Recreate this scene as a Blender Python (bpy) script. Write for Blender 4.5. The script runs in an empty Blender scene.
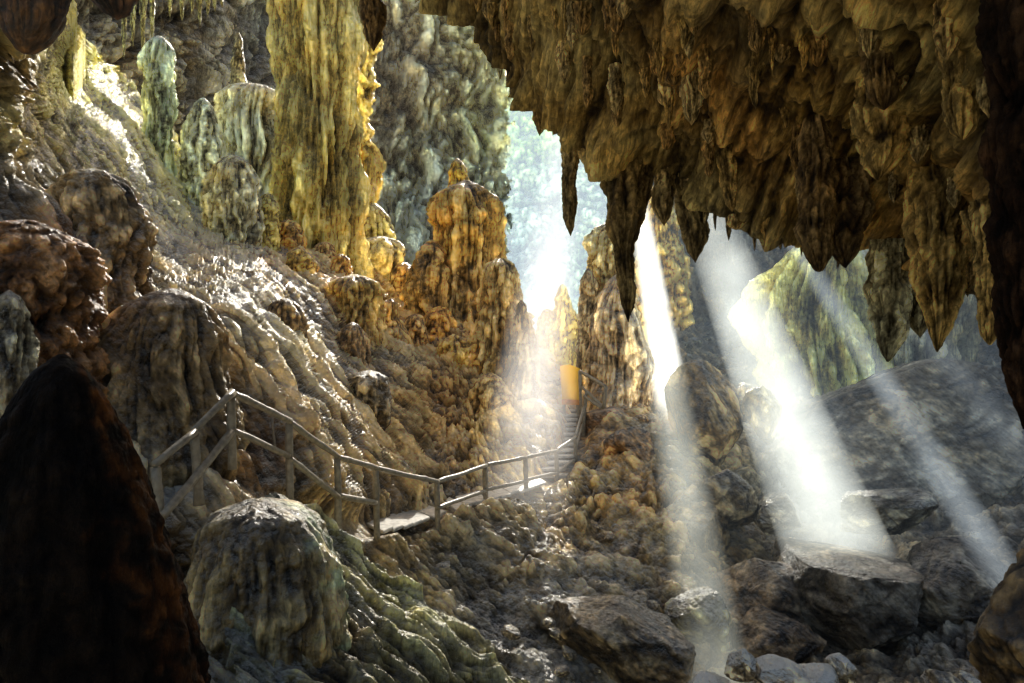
import bpy, math, random
import numpy as np
random.seed(7)
F = 740.0; CX = 512.0; CY = 341.5
SC = bpy.context.scene
COL = SC.collection
SUN = np.array([0.105, 1.0, 0.57]); SUN = SUN/np.linalg.norm(SUN)

def W(px, py, d):
    """A pixel of the photograph and a distance give a place in the cave (metres, camera at the origin looking along +Y)."""
    px = np.asarray(px, float); py = np.asarray(py, float); d = np.asarray(d, float)
    return np.stack([(px-CX)/F*d, d+0*px, -(py-CY)/F*d], -1)

# ------------------------------------------------------------------ noise
rs = np.random.RandomState(3)
PERM = np.concatenate([rs.permutation(256)]*3).astype(np.int32)
GRAD = rs.normal(size=(256, 3)); GRAD /= np.linalg.norm(GRAD, axis=1)[:, None]; GRAD = GRAD.astype(np.float32)
def pn(P):
    P = np.asarray(P, np.float32)
    i = np.floor(P).astype(np.int32); f = P-i
    u = f*f*f*(f*(f*6-15)+10); i &= 255
    out = 0
    for dx in (0, 1):
        wx = u[..., 0] if dx else 1-u[..., 0]
        for dy in (0, 1):
            wy = u[..., 1] if dy else 1-u[..., 1]
            for dz in (0, 1):
                wz = u[..., 2] if dz else 1-u[..., 2]
                h = PERM[PERM[PERM[(i[..., 0]+dx) & 255]+((i[..., 1]+dy) & 255)]+((i[..., 2]+dz) & 255)]
                g = GRAD[h]
                out = out+wx*wy*wz*(g[..., 0]*(f[..., 0]-dx)+g[..., 1]*(f[..., 1]-dy)+g[..., 2]*(f[..., 2]-dz))
    return out*1.6
def fbm(P, o=4, g=.5, lac=2.03):
    P = np.asarray(P, np.float32); a = 1; s = 0; t = 0
    for k in range(o):
        s = s+a*pn(P+17.3*k); t += a; a *= g; P = P*lac
    return s/t
def ridged(P, o=3, g=.5):
    P = np.asarray(P, np.float32); a = 1; s = 0; t = 0
    for k in range(o):
        s = s+a*(1-np.abs(pn(P+9.1*k))*2); t += a; a *= g; P = P*2.1
    return s/t
FEAT = rs.rand(4096, 3).astype(np.float32)
def worley(P):
    """F1 and F2-F1 of a jittered cell pattern."""
    P = np.asarray(P, np.float32)
    i = np.floor(P).astype(np.int32); f = P-i
    f1 = np.full(P.shape[:-1], 9, np.float32); f2 = f1.copy()
    for dx in (-1, 0, 1):
        for dy in (-1, 0, 1):
            for dz in (-1, 0, 1):
                h = ((i[..., 0]+dx)*73856093 ^ (i[..., 1]+dy)*19349663 ^ (i[..., 2]+dz)*83492791) & 4095
                q = FEAT[h]
                d = (q[..., 0]+dx-f[..., 0])**2+(q[..., 1]+dy-f[..., 1])**2+(q[..., 2]+dz-f[..., 2])**2
                m = d < f1
                f2 = np.where(m, f1, np.minimum(f2, d)); f1 = np.where(m, d, f1)
    f1 = np.sqrt(f1); f2 = np.sqrt(f2)
    return f1, f2-f1
def smooth(a, b, x):
    t = np.clip((x-a)/(b-a), 0, 1); return t*t*(3-2*t)
def aniso(P, f, s):
    """Squeeze coordinates along direction f by factor s, so that features run along f."""
    f = np.array(f, np.float32); f /= np.linalg.norm(f)
    a = (P@f)[..., None]
    return P-a*f*(1-s)
def billow(P, o=3, g=.5):
    """Round crests with sharp creases between them, 0..1: pleats and drips."""
    P = np.asarray(P, np.float32); a = 1; s = 0; t = 0
    for k in range(o):
        s = s+a*np.abs(pn(P+9.1*k)); t += a; a *= g; P = P*2.13
    return np.clip(s/t*2.1, 0, 1.3)
def soft(P, warp=.5):
    Q = P+warp*np.stack([pn(P*.8+3), pn(P*.8+31), pn(P*.8+57)], -1)
    f1, e = worley(Q)
    return np.clip(1-f1*f1*1.2, 0, 1)
def bumps(P, warp=.35):
    """Rounded flowstone lumps, 0 in the creases and 1 on the crowns."""
    Q = P+warp*np.stack([pn(P*.9+3), pn(P*.9+31), pn(P*.9+57)], -1)
    f1, e = worley(Q)
    return np.clip(1-f1*f1*1.15, 0, 1)*smooth(0, .28, e)

# ------------------------------------------------------------------ mesh plumbing
def mk(name, V, Q, mat, parent=None, attrs=None, smooth_=True, loc=None):
    V = np.asarray(V, np.float32).reshape(-1, 3); Q = np.asarray(Q, np.int32)
    me = bpy.data.meshes.new(name)
    if loc is not None: V = V-np.asarray(loc, np.float32)
    me.vertices.add(len(V)); me.vertices.foreach_set('co', V.ravel())
    k = Q.shape[1]
    me.loops.add(Q.size); me.loops.foreach_set('vertex_index', Q.ravel())
    me.polygons.add(len(Q)); me.polygons.foreach_set('loop_start', np.arange(0, Q.size, k, dtype=np.int32))
    me.polygons.foreach_set('loop_total', np.full(len(Q), k, np.int32))
    me.polygons.foreach_set('use_smooth', np.full(len(Q), smooth_, bool))
    me.update(calc_edges=True)
    for n, a in (attrs or {}).items():
        a = np.asarray(a, np.float32)
        if n == 'cav' and a.std() > 1e-3:
            p, q = np.percentile(a, [4, 97]); a = np.clip((a-p)/(q-p+1e-6), 0, 1)
        if a.ndim == 2 and a.shape[1] == 3:
            A = me.attributes.new(n, 'FLOAT_COLOR', 'POINT')
            A.data.foreach_set('color', np.concatenate([a, np.ones((len(a), 1), np.float32)], 1).ravel())
        else:
            A = me.attributes.new(n, 'FLOAT', 'POINT'); A.data.foreach_set('value', a.ravel())
    me.materials.append(mat)
    o = bpy.data.objects.new(name, me); COL.objects.link(o)
    if loc is not None: o.location = loc
    if parent is not None:
        o.parent = parent
        if loc is not None: o.location = np.asarray(loc)-np.array(parent.location)
    return o
def tag(o, label=None, cat=None, group=None, kind=None):
    if label: o['label'] = label
    if cat: o['category'] = cat
    if group: o['group'] = group
    if kind: o['kind'] = kind
    return o
def empty(name, loc):
    o = bpy.data.objects.new(name, None); COL.objects.link(o); o.location = tuple(float(v) for v in loc); return o
def gridq(nr, nc, wrap=False):
    r = np.arange(nr-1)[:, None]; c = np.arange(nc if wrap else nc-1)[None, :]
    c1 = (c+1) % nc
    a = r*nc+c; b = r*nc+c1
    return np.stack([a, b, b+nc, a+nc], -1).reshape(-1, 4)
def gnorm(G, wrap=False):
    if wrap:
        du = np.roll(G, -1, 1)-np.roll(G, 1, 1)
    else:
        du = np.gradient(G, axis=1)
    dv = np.gradient(G, axis=0)
    n = np.cross(du, dv); l = np.linalg.norm(n, axis=-1, keepdims=True)
    return n/np.maximum(l, 1e-9)

# ------------------------------------------------------------------ materials
def nodes(mat):
    mat.use_nodes = True; nt = mat.node_tree; nt.nodes.clear(); return nt
def N(nt, t, **kw):
    n = nt.nodes.new(t)
    for k, v in kw.items():
        if k.startswith('i_'): n.inputs[k[2:].replace('_', ' ')].default_value = v
        else: setattr(n, k, v)
    return n
def rock(name, sc=1.0, bump=.6, rough=(.38, .8), spec=.5, pale=(.84, .84, .78), bd=.05, gain=2.1, fs=1.0, flow=(.05, .05, 1), coat=.25, streak=1.):
    """Wet cave rock: colour from the mesh's tint attribute, shade painted into creases, pale calcite and painted highlights on what faces up."""
    m = bpy.data.materials.new(name); nt = nodes(m); L = nt.links.new
    out = N(nt, 'ShaderNodeOutputMaterial'); bs = N(nt, 'ShaderNodeBsdfPrincipled')
    L(bs.outputs[0], out.inputs[0])
    geo = N(nt, 'ShaderNodeNewGeometry')
    mp = N(nt, 'ShaderNodeMapping'); mp.inputs['Scale'].default_value = (1, 1, fs); L(geo.outputs['Position'], mp.inputs[0])
    tint = N(nt, 'ShaderNodeAttribute', attribute_name='tint'); cav = N(nt, 'ShaderNodeAttribute', attribute_name='cav')
    dep = N(nt, 'ShaderNodeAttribute', attribute_name='dep')
    def noise(s, d, r=.55, dist=0., v=None):
        n = N(nt, 'ShaderNodeTexNoise'); n.inputs['Scale'].default_value = s; n.inputs['Detail'].default_value = d
        n.inputs['Roughness'].default_value = r; n.inputs['Distortion'].default_value = dist
        L((v or mp).outputs[0] if v is None else v, n.inputs['Vector']); return n
    def mapr(src, a, b, c, d):
        n = N(nt, 'ShaderNodeMapRange'); n.inputs[1].default_value = a; n.inputs[2].default_value = b
        n.inputs[3].default_value = c; n.inputs[4].default_value = d; L(src, n.inputs[0]); return n.outputs[0]
    def mix(f, a, b, mode='MIX'):
        n = N(nt, 'ShaderNodeMix', data_type='RGBA', blend_type=mode, clamp_result=False)
        for s, i in ((f, 0), (a, 6), (b, 7)):
            if hasattr(s, 'links') or hasattr(s, 'is_linked'): L(s, n.inputs[i])
            else: n.inputs[i].default_value = s if i == 0 else (*s, 1)
        return n.outputs[2]
    n1 = noise(.9*sc, 7, .62, .4); n2 = noise(3.3*sc, 6, .65); n3 = noise(11*sc, 5, .6); n4 = noise(.35*sc, 4, .6, .8)
    c = mix(mapr(n4.outputs[0], .42, .62, 0, .75), tint.outputs['Color'], (1.12, .94, .66), 'MULTIPLY')
    c = mix(1., c, mix(mapr(n1.outputs[0], .3, .7, 0, 1), (.5, .47, .42), (1.4, 1.38, 1.3)), 'MULTIPLY')
    c = mix(.8, c, mix(mapr(n2.outputs[0], .3, .7, 0, 1), (.55, .55, .55), (1.4, 1.4, 1.4)), 'MULTIPLY')
    cr = N(nt, 'ShaderNodeValToRGB'); e = cr.color_ramp.elements  # crease shade and crest brightness painted into the colour
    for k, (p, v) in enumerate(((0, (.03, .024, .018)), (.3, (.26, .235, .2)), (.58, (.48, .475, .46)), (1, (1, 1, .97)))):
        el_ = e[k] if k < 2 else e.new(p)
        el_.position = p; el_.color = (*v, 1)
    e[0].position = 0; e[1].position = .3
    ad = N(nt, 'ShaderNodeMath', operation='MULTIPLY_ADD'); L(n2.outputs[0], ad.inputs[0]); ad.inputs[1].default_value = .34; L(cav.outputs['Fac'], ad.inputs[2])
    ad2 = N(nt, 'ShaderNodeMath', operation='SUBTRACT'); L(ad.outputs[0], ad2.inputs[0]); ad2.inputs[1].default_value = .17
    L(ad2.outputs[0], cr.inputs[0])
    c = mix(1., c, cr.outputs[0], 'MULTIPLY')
    c = mix(1., c, (gain*.95, gain*.99, gain*1.0), 'MULTIPLY')
    # fine striations along the direction the water ran
    fv = np.array(flow, float); fv /= np.linalg.norm(fv)
    dt = N(nt, 'ShaderNodeVectorMath', operation='DOT_PRODUCT'); L(geo.outputs['Position'], dt.inputs[0]); dt.inputs[1].default_value = tuple(fv)
    sc_ = N(nt, 'ShaderNodeVectorMath', operation='SCALE'); sc_.inputs[0].default_value = tuple(fv*.88); L(dt.outputs['Value'], sc_.inputs['Scale'])
    sb = N(nt, 'ShaderNodeVectorMath', operation='SUBTRACT'); L(geo.outputs['Position'], sb.inputs[0]); L(sc_.outputs[0], sb.inputs[1])
    st = noise(7*sc, 5, .62, .5, v=sb.outputs[0])
    c = mix(streak, c, mix(mapr(st.outputs[0], .36, .62, 0, 1), (.42, .4, .37), (1.42, 1.42, 1.38)), 'MULTIPLY')
    # pale calcite and painted sun highlights on crests and upward faces
    sx = N(nt, 'ShaderNodeSeparateXYZ')
    up = mapr(sx.outputs['Z'], .42, .72, 0, 1)
    cst = mapr(ad2.outputs[0], .55, .9, 0, .8)
    mxx = N(nt, 'ShaderNodeMath', operation='MAXIMUM'); L(up, mxx.inputs[0]); L(cst, mxx.inputs[1])
    mc = N(nt, 'ShaderNodeMath', operation='MULTIPLY', use_clamp=True); L(cst, mc.inputs[0]); L(dep.outputs['Fac'], mc.inputs[1])
    c = mix(mc.outputs[0], c, mix(.28, mix(1., c, (2.0, 1.95, 1.8), 'MULTIPLY'), (.74, .7, .52)))  # crest highlights painted lighter
    m1 = N(nt, 'ShaderNodeMath', operation='MULTIPLY'); L(up, m1.inputs[0]); L(mapr(n1.outputs[0], .4, .52, .1, 1), m1.inputs[1])
    m2 = N(nt, 'ShaderNodeMath', operation='MULTIPLY', use_clamp=True); L(m1.outputs[0], m2.inputs[0]); L(dep.outputs['Fac'], m2.inputs[1])
    c = mix(m2.outputs[0], mix(1., c, (1.9, 1.9, 1.9), 'MULTIPLY'), pale)
    L(c, bs.inputs['Base Color'])
    L(mapr(n2.outputs[0], .35, .65, rough[0], rough[1]), bs.inputs['Roughness'])
    bs.inputs['Specular IOR Level'].default_value = spec
    vo = N(nt, 'ShaderNodeTexVoronoi'); vo.inputs['Scale'].default_value = 6*sc; L(mp.outputs[0], vo.inputs['Vector'])
    wv = noise(5*sc, 8, .7, .3)
    b1 = N(nt, 'ShaderNodeBump'); b1.inputs['Strength'].default_value = bump; b1.inputs['Distance'].default_value = bd*2.5
    L(wv.outputs[0], b1.inputs['Height'])
    b0 = N(nt, 'ShaderNodeBump'); b0.inputs['Strength'].default_value = bump*streak; b0.inputs['Distance'].default_value = bd*1.6
    L(st.outputs[0], b0.inputs['Height']); L(b1.outputs[0], b0.inputs['Normal'])
    b2 = N(nt, 'ShaderNodeBump'); b2.inputs['Strength'].default_value = bump*.6; b2.inputs['Distance'].default_value = bd
    L(vo.outputs['Distance'], b2.inputs['Height']); b2.invert = True; L(b0.outputs[0], b2.inputs['Normal'])
    b3 = N(nt, 'ShaderNodeBump'); b3.inputs['Strength'].default_value = bump*.8; b3.inputs['Distance'].default_value = bd*.6
    L(n3.outputs[0], b3.inputs['Height']); L(b2.outputs[0], b3.inputs['Normal'])
    L(b3.outputs[0], bs.inputs['Normal']); L(b3.outputs[0], sx.inputs[0])
    bs.inputs['Coat Weight'].default_value = coat; bs.inputs['Coat Roughness'].default_value = .16; L(b3.outputs[0], bs.inputs['Coat Normal'])
    return m
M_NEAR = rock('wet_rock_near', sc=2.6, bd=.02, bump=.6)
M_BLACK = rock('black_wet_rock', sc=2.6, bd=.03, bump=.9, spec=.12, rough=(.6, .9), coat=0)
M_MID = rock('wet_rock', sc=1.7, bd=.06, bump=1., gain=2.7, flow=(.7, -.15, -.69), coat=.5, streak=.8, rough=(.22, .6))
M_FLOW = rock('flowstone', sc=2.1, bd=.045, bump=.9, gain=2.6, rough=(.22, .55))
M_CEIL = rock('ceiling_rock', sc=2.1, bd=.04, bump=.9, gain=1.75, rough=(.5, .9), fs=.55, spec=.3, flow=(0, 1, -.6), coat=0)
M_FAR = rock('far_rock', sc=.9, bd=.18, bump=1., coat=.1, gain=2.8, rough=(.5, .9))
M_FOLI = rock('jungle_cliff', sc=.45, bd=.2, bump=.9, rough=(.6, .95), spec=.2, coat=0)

def plain(name, col, rough=.6, bump=.2, scale=20, var=.35, stretch=(1, 1, 1)):
    m = bpy.data.materials.new(name); nt = nodes(m); L = nt.links.new
    out = N(nt, 'ShaderNodeOutputMaterial'); bs = N(nt, 'ShaderNodeBsdfPrincipled'); L(bs.outputs[0], out.inputs[0])
    geo = N(nt, 'ShaderNodeNewGeometry'); mp = N(nt, 'ShaderNodeMapping'); mp.inputs['Scale'].default_value = stretch
    L(geo.outputs['Position'], mp.inputs[0])
    n = N(nt, 'ShaderNodeTexNoise'); n.inputs['Scale'].default_value = scale; n.inputs['Detail'].default_value = 6; L(mp.outputs[0], n.inputs['Vector'])
    r = N(nt, 'ShaderNodeValToRGB'); r.color_ramp.elements[0].position = .3; r.color_ramp.elements[1].position = .72
    r.color_ramp.elements[0].color = (*[v*(1-var) for v in col], 1); r.color_ramp.elements[1].color = (*[min(1, v*(1+var)) for v in col], 1)
    L(n.outputs[0], r.inputs[0]); L(r.outputs[0], bs.inputs['Base Color']); bs.inputs['Roughness'].default_value = rough
    b = N(nt, 'ShaderNodeBump'); b.inputs['Strength'].default_value = bump; b.inputs['Distance'].default_value = .02
    L(n.outputs[0], b.inputs['Height']); L(b.outputs[0], bs.inputs['Normal'])
    return m
M_WOOD = plain('weathered_wood', (.3, .26, .19), rough=.34, bump=.5, scale=14)
M_TREAD = plain('pale_tread', (.55, .53, .47), rough=.4, bump=.4, scale=9)
M_YEL = plain('yellow_board', (.9, .66, .02), rough=.5, bump=.3, scale=6, var=.1)
_nt = M_YEL.node_tree; _tr = _nt.nodes.new('ShaderNodeBsdfTranslucent'); _tr.inputs[0].default_value = (.95, .72, .04, 1)
_mx = _nt.nodes.new('ShaderNodeMixShader'); _mx.inputs[0].default_value = .6
_o = [n for n in _nt.nodes if n.type == 'OUTPUT_MATERIAL'][0]; _b = [n for n in _nt.nodes if n.type == 'BSDF_PRINCIPLED'][0]
_nt.links.new(_b.outputs[0], _mx.inputs[1]); _nt.links.new(_tr.outputs[0], _mx.inputs[2]); _nt.links.new(_mx.outputs[0], _o.inputs[0])

# ------------------------------------------------------------------ interpolation of hand-set values
def tps(pts, vals):
    P = np.array(pts, float)/300.; n = len(P)
    r = np.linalg.norm(P[:, None]-P[None], axis=-1); K = np.where(r > 0, r*r*np.log(r+1e-12), 0)+np.eye(n)*2e-3
    A = np.zeros((n+3, n+3)); A[:n, :n] = K; A[:n, n] = 1; A[:n, n+1:] = P; A[n, :n] = 1; A[n+1:, :n] = P.T
    v = np.array(vals, float); v = v[:, None] if v.ndim == 1 else v
    w = np.linalg.solve(A, np.concatenate([v, np.zeros((3, v.shape[1]))]))
    def f(x, y):
        sh = x.shape; Q = np.stack([x.ravel(), y.ravel()], -1)/300.
        out = np.zeros((len(Q), v.shape[1]))
        for k in range(n):
            rr = np.linalg.norm(Q-P[k], axis=-1); out += np.where(rr > 0, rr*rr*np.log(rr+1e-12), 0)[:, None]*w[k]
        out += w[n]+Q@w[n+1:]
        return out.reshape(*sh, -1)
    return f
def idw(pts, vals, p=3.0):
    P = np.array(pts, float); v = np.array(vals, float)
    def f(x, y):
        acc = 0; t = 0
        for k in range(len(P)):
            w = 1/(((x-P[k, 0])**2+(y-P[k, 1])**2)+400)**(p/2)
            acc = acc+w[..., None]*v[k]; t = t+w
        return acc/t[..., None]
    return f
def curve(pts):
    x = [p[0] for p in pts]; y = [p[1] for p in pts]
    return lambda q: np.interp(q, x, y)

def sheet(name, xs, ya, yb, nrow, depth, disp, colf, mat, dep_hilitef=None, back=None, cut=None, tag_=None, jag=0, invert=False):
    """A rock surface: rows run between two curves, each point stands at its own distance, then the relief is pushed out along the normals."""
    xs = np.asarray(xs, float); nc = len(xs)
    s = np.linspace(0, 1, nrow)[:, None]
    a = ya(xs)[None]; b = yb(xs)[None]
    if jag: a = a+jag*pn(np.stack([xs/18., 0*xs+5.5, 0*xs], -1))[None]
    X = np.broadcast_to(xs[None], (nrow, nc)); Y = a*(1-s)+b*s
    D = depth(X, Y)
    G = W(X, Y, D)
    n = gnorm(G); view = -G/np.linalg.norm(G, axis=-1, keepdims=True)
    sg = np.sign((n*view).sum(-1, keepdims=True)); n = n*sg
    h, cav = disp(G, X, Y)
    h = h*np.clip((n*view).sum(-1)*2.4+.05, .18, 1)
    G2 = G+n*h[..., None]
    tint = colf(X, Y)
    dep = dep_hilitef(X, Y)[..., 0] if dep_hilitef else np.zeros_like(D)
    cav = np.clip(cav, 0, 1)
    if back:
        nb, fn = back                      # extra rows that carry the crest back and down, out of sight
        ext = [fn(G2[0], k/(nb)) for k in range(nb, 0, -1)]
        G2 = np.concatenate([np.array(ext), G2], 0)
        rep = lambda A: np.concatenate([np.repeat(A[:1], nb, 0), A], 0)
        tint = rep(tint); dep = rep(dep); cav = rep(cav); nrow += nb
    Q = gridq(nrow, nc)
    V = G2.reshape(-1, 3)
    fc = V[Q].mean(1)
    if cut is not None: Q = Q[~cut(fc)]
    # orient the faces towards the viewer side
    fn_ = np.cross(V[Q[:, 1]]-V[Q[:, 0]], V[Q[:, 3]]-V[Q[:, 0]])
    if np.median((fn_*(-V[Q[:, 0]])).sum(1)) < 0: Q = Q[:, ::-1]
    o = mk(name, V, Q, mat, attrs=dict(tint=tint.reshape(-1, 3), cav=cav.ravel(), dep=dep.ravel()))
    if tag_: tag(o, **tag_)
    return o

# ------------------------------------------------------------------ solids of revolution with drip relief
def formation(name, label, cat, px, pyb, pyt, d, wpx, prof, tint, tint2=None, seed=0, lobes=.24, flute=.1, nfl=10, bulge=.14, bsc=2.6,
              tiers=0, lean=(0, 0), deep=1.0, dep=.3, mat=None, group=None, parent=None, res=1.0, bend=.22, fine=.035, pw=1.0, side=None):
    """From (px,pyb) to (px+lean[0],pyt) in the photo at distance d, wpx wide where prof is 1. prof: (t, r) from base to tip."""
    if d > 13 and px < 560 and pyb < 455 and mat is not M_CEIL: d = far(px, pyb, d)
    if pyt < pyb and d > 7 and pyb < 600 and pyb > float(ytop(px))+4:
        dt = float(depT(np.array([[float(px)]]), np.array([[float(min(pyb, 780))]]))[0, 0])
        if abs(d/dt-1) < .45: d = dt
    B = W(px, pyb, d); T = W(px+lean[0], pyt, d+lean[1]); R = wpx/2./F*d; H = abs(pyt-pyb)
    if pyt < pyb and d > 7:                       # root the foot in the rock
        dn = .35*H+.5*wpx+(70 if (d > 17 and pyb <= float(ytop(px))+30) else 0); k0 = dn/(dn+H)
        prof = [(0, prof[0][1]*1.0)]+[(k0+(1-k0)*p[0], p[1]) for p in prof]
        B = B-np.array([0, 0, dn/F*d]); H = H+dn
    nth = int(min(220, max(20, wpx*2.2*res))); nz = int(min(260, max(16, H*1.0*res)))
    t = np.linspace(0, 1, nz)**pw; th = np.linspace(0, 2*np.pi, nth, endpoint=False)
    tt, TH = np.meshgrid(t, th, indexing='ij')
    r = np.interp(tt, [p[0] for p in prof], [p[1] for p in prof])
    kz = max(5, int(nz/18)); ker = np.hanning(kz+2)[1:-1]; ker /= ker.sum()
    rc = np.interp(t, [p[0] for p in prof], [p[1] for p in prof])
    rc = np.convolve(np.pad(rc, kz//2+1, mode='edge'), ker, 'same')[kz//2+1:kz//2+1+nz]
    rc[-1] = min(rc[-1], .02); r = np.broadcast_to(rc[:, None], tt.shape).copy()
    sd = np.array([seed*13.7, seed*7.1, seed*3.3])
    c, s = np.cos(TH), np.sin(TH); Lh = np.linalg.norm(T-B)/max(R, 1e-6)
    U = np.stack([c*r, s*r, tt*Lh], -1)          # unit radius space
    C = np.stack([c, s, tt*Lh*.25], -1)
    lob = fbm(np.stack([c*1.1, s*1.1, tt*Lh*.5], -1)+sd, 3)
    rr = r*(1+lobes*2.*lob)
    cav = np.full(tt.shape, .55)
    if tiers:
        wob = .35*fbm(np.stack([c*1.3, s*1.3, tt*2], -1)+sd+5, 2)
        ph = (tt*tiers*(1 if pyb > pyt else 1)+wob*1.6); fr = ph-np.floor(ph)
        tb = np.sqrt(np.clip(fr, 0, 1))*(1-smooth(.72, 1, fr)) if pyt < pyb else np.sqrt(np.clip(1-fr, 0, 1))*(1-smooth(.72, 1, 1-fr))
        rr = rr*(.86+.3*tb); cav = .25+.6*tb
        fl_amt = flute*(.4+.9*(1-tb))
    else:
        fl_amt = flute*smooth(0, .15, 1-tt)
    w = .5*pn(np.stack([c*2, s*2, tt*Lh*.6], -1)+sd+9)
    k = nfl/6.28
    w2 = .2*pn(np.stack([c*3, s*3, tt*Lh*.5], -1)+sd+19)
    fl = billow(np.stack([c*k*1.35+w+w2, s*k*1.35+w+w2, tt*Lh*.24], -1)+sd, 4, .62)
    rr = rr+r**.5*fl_amt*1.8*(fl-.42)
    fv = np.minimum(1, fl_amt*7)
    cav = cav*(1-.5*fv)+.6*fl*fv
    if bulge:
        q = U*np.array([bsc*.6, bsc*.6, bsc*.4])+sd
        bm = soft(q, .7); bl = billow(q*1.9+3, 3)
        rr = rr+r**.5*bulge*(1.1*(bm-.5)+.9*(bl-.4)); bf = min(1, bulge*5); cav = cav*(1-.5*bf)+bf*(.35*bl+.15*bm)
    rr = rr+fine*r**.5*fbm(U*6+sd, 4)
    rr = np.maximum(rr, .0)*(r > 1e-4)
    ax = B+(T-B)*tt[..., None]
    if bend: ax = ax+np.stack([bend*R*pn(np.stack([tt*2.2, 0*tt+seed, 0*tt], -1)), 0*tt, 0*tt], -1)
    P = ax+np.stack([rr*R*c, rr*R*s*deep, 0*tt], -1)
    t1 = np.array(tint, float); t2 = np.array(tint2 if tint2 is not None else tint, float)
    mixv = smooth(.15, .85, tt+.35*fbm(U*.9+sd, 3))[..., None]
    tn = t1*(1-mixv)+t2*mixv
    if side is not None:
        sm = smooth(.78, 1.15, c+.2*s+.6*fbm(U*4+sd, 4))[..., None]; tn = tn*(1-sm)+np.array(side)*sm  # lit right edge painted into the tint
    Q = gridq(nz, nth, True)
    if pyt > pyb: Q = Q[:, ::-1]
    o = mk(name, P, Q, mat or M_FLOW, parent=parent, attrs=dict(tint=tn.reshape(-1, 3), cav=np.clip(cav, 0, 1).ravel(), dep=np.full(tt.size, dep)), loc=B)
    if label and cat: tag(o, label, cat, group)
    return o

def boulder(label, px, py, d, wpx, hpx, tint, seed, dep=.4, deep=1., mat=None, group=None, rot=0, cat='boulder', name='boulder', facet=.9, sub=None, lump=0., flat=None):
    import bmesh
    bm = bmesh.new(); bmesh.ops.create_icosphere(bm, subdivisions=sub or (7 if wpx > 60 else 5), radius=1)
    V = np.array([v.co[:] for v in bm.verts]); Q = np.array([[v.index for v in f.verts] for f in bm.faces]); bm.free()
    sd = np.array([seed*5.3, seed*2.9, seed*8.7]); rr = np.random.RandomState(seed+50)
    S = np.ones(len(V))
    for k in range(20):
        n = rr.normal(size=3); n /= np.linalg.norm(n); h = rr.uniform(.58, .9)
        dt = V@n; S = np.where(dt > 1e-3, np.minimum(S, h/np.maximum(dt, 1e-3)), S)
    S = S*facet+(1-facet)
    Vn = V*S[:, None]
    Vw = Vn+.25*np.stack([pn(Vn*2+3), pn(Vn*2+9), pn(Vn*2+20)], -1); ks = max(1., wpx/90.)
    bl = billow(Vw*2.2*ks+sd, 4)
    h = .14*fbm(Vn*1.1+sd, 4)+.05*(bl-.4)/ks**.6+.02*(billow(Vw*8*ks+sd, 3)-.4)/ks**.5
    cav = .6*bl+.8*fbm(Vn*2.2+sd, 4)
    if lump:
        b = bumps(Vn*2.6+sd); h = h+lump*(b-.4); cav = .1+.5*b+.4*bl
    Vn = Vn*(1+h[:, None])
    if flat: Vn[:, 2] = np.where(Vn[:, 2] > flat, flat+(Vn[:, 2]-flat)*.12, Vn[:, 2])
    a = math.radians(rot); ca, sa = math.cos(a), math.sin(a)
    X = Vn[:, 0]*ca-Vn[:, 2]*sa*(hpx/wpx); Z = Vn[:, 0]*sa*(wpx/hpx)+Vn[:, 2]*ca
    R = wpx/2/F*d; Rz = hpx/2/F*d
    P = W(px, py, d)+np.stack([X*R, Vn[:, 1]*R*deep, Z*Rz], -1)
    base = W(px, py, d)-np.array([0, 0, Rz])
    o = mk(name, P, Q, mat or M_MID, attrs=dict(tint=np.tile(np.array(tint, float), (len(V), 1)), cav=np.clip(cav, 0, 1), dep=np.full(len(V), dep)), loc=base)
    return tag(o, label, cat, group)

# ================================================================== SUNBEAMS (axis ends), used for the holes in the back wall too
#        px    py    d   radius  density  emission
BEAMS = [(521, 514, 15.4, 1.25),
         (676, 425, 21.0, .62),
         (710, 640, 12.8, .56),
         (829, 533, 15.2, 1.0),
         (1000, 566, 13.0, .34),
         (1045, 480, 14.0, .26),
         (915, 655, 13.6, .62)]
def axis_dist(P, b):
    L = W(b[0], b[1], b[2]); v = P-L
    return np.linalg.norm(v-(v@SUN)[..., None]*SUN, axis=-1)
def beam_cut(P, grow=1.0):
    m = np.zeros(len(P), bool)
    w = 1+.3*pn(P*1.3)
    for b in BEAMS: m |= (axis_dist(P, b) < b[3]*grow*w) & (P[:, 1] > 28)
    return m

# ================================================================== MAIN TERRAIN
DT = [(-120,-80,9),(0,50,10),(50,40,11.5),(80,60,19),(0,200,9.5),(0,350,8),(0,500,7),(-120,400,7),(100,150,15),(150,160,20),(200,220,20),
 (100,250,11.5),(120,350,10.5),(60,300,9.5),(150,450,9.6),(160,520,8.2),(200,480,9.3),(260,400,11.5),(230,300,13.5),(300,300,17),(300,400,13),
 (300,480,10.9),(350,280,21),(400,290,24),(350,350,17.5),(400,400,17),(340,525,11.8),(380,530,12.7),(440,530,14),(440,450,16.5),(480,330,23),
 (450,290,25),(500,400,20),(540,350,26),(520,450,18.5),(500,500,16),(560,400,24),(575,440,21),(560,480,18.7),(600,385,25.5),(640,400,24),
 (640,370,27),(600,450,20),(640,500,17.5),(580,560,14.8),(480,600,12.6),(400,600,11.8),(300,560,10),(200,600,8.5),(100,600,7),(400,700,9.5),
 (500,700,10.5),(600,650,12),(600,750,10.5),(700,450,21),(720,340,36),(760,380,30),(680,340,31),(700,560,15.8),(700,650,13.2),(800,400,27),
 (900,400,28),(1000,400,26),(800,500,21),(900,520,20),(1000,500,20),(800,620,15),(900,620,14.5),(1000,620,13.5),(800,750,11),(1000,750,10),
 (1150,500,17),(1150,750,9),(1150,340,28),(900,330,32),(800,320,35),(-120,750,5.5),(200,750,6)]
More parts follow.
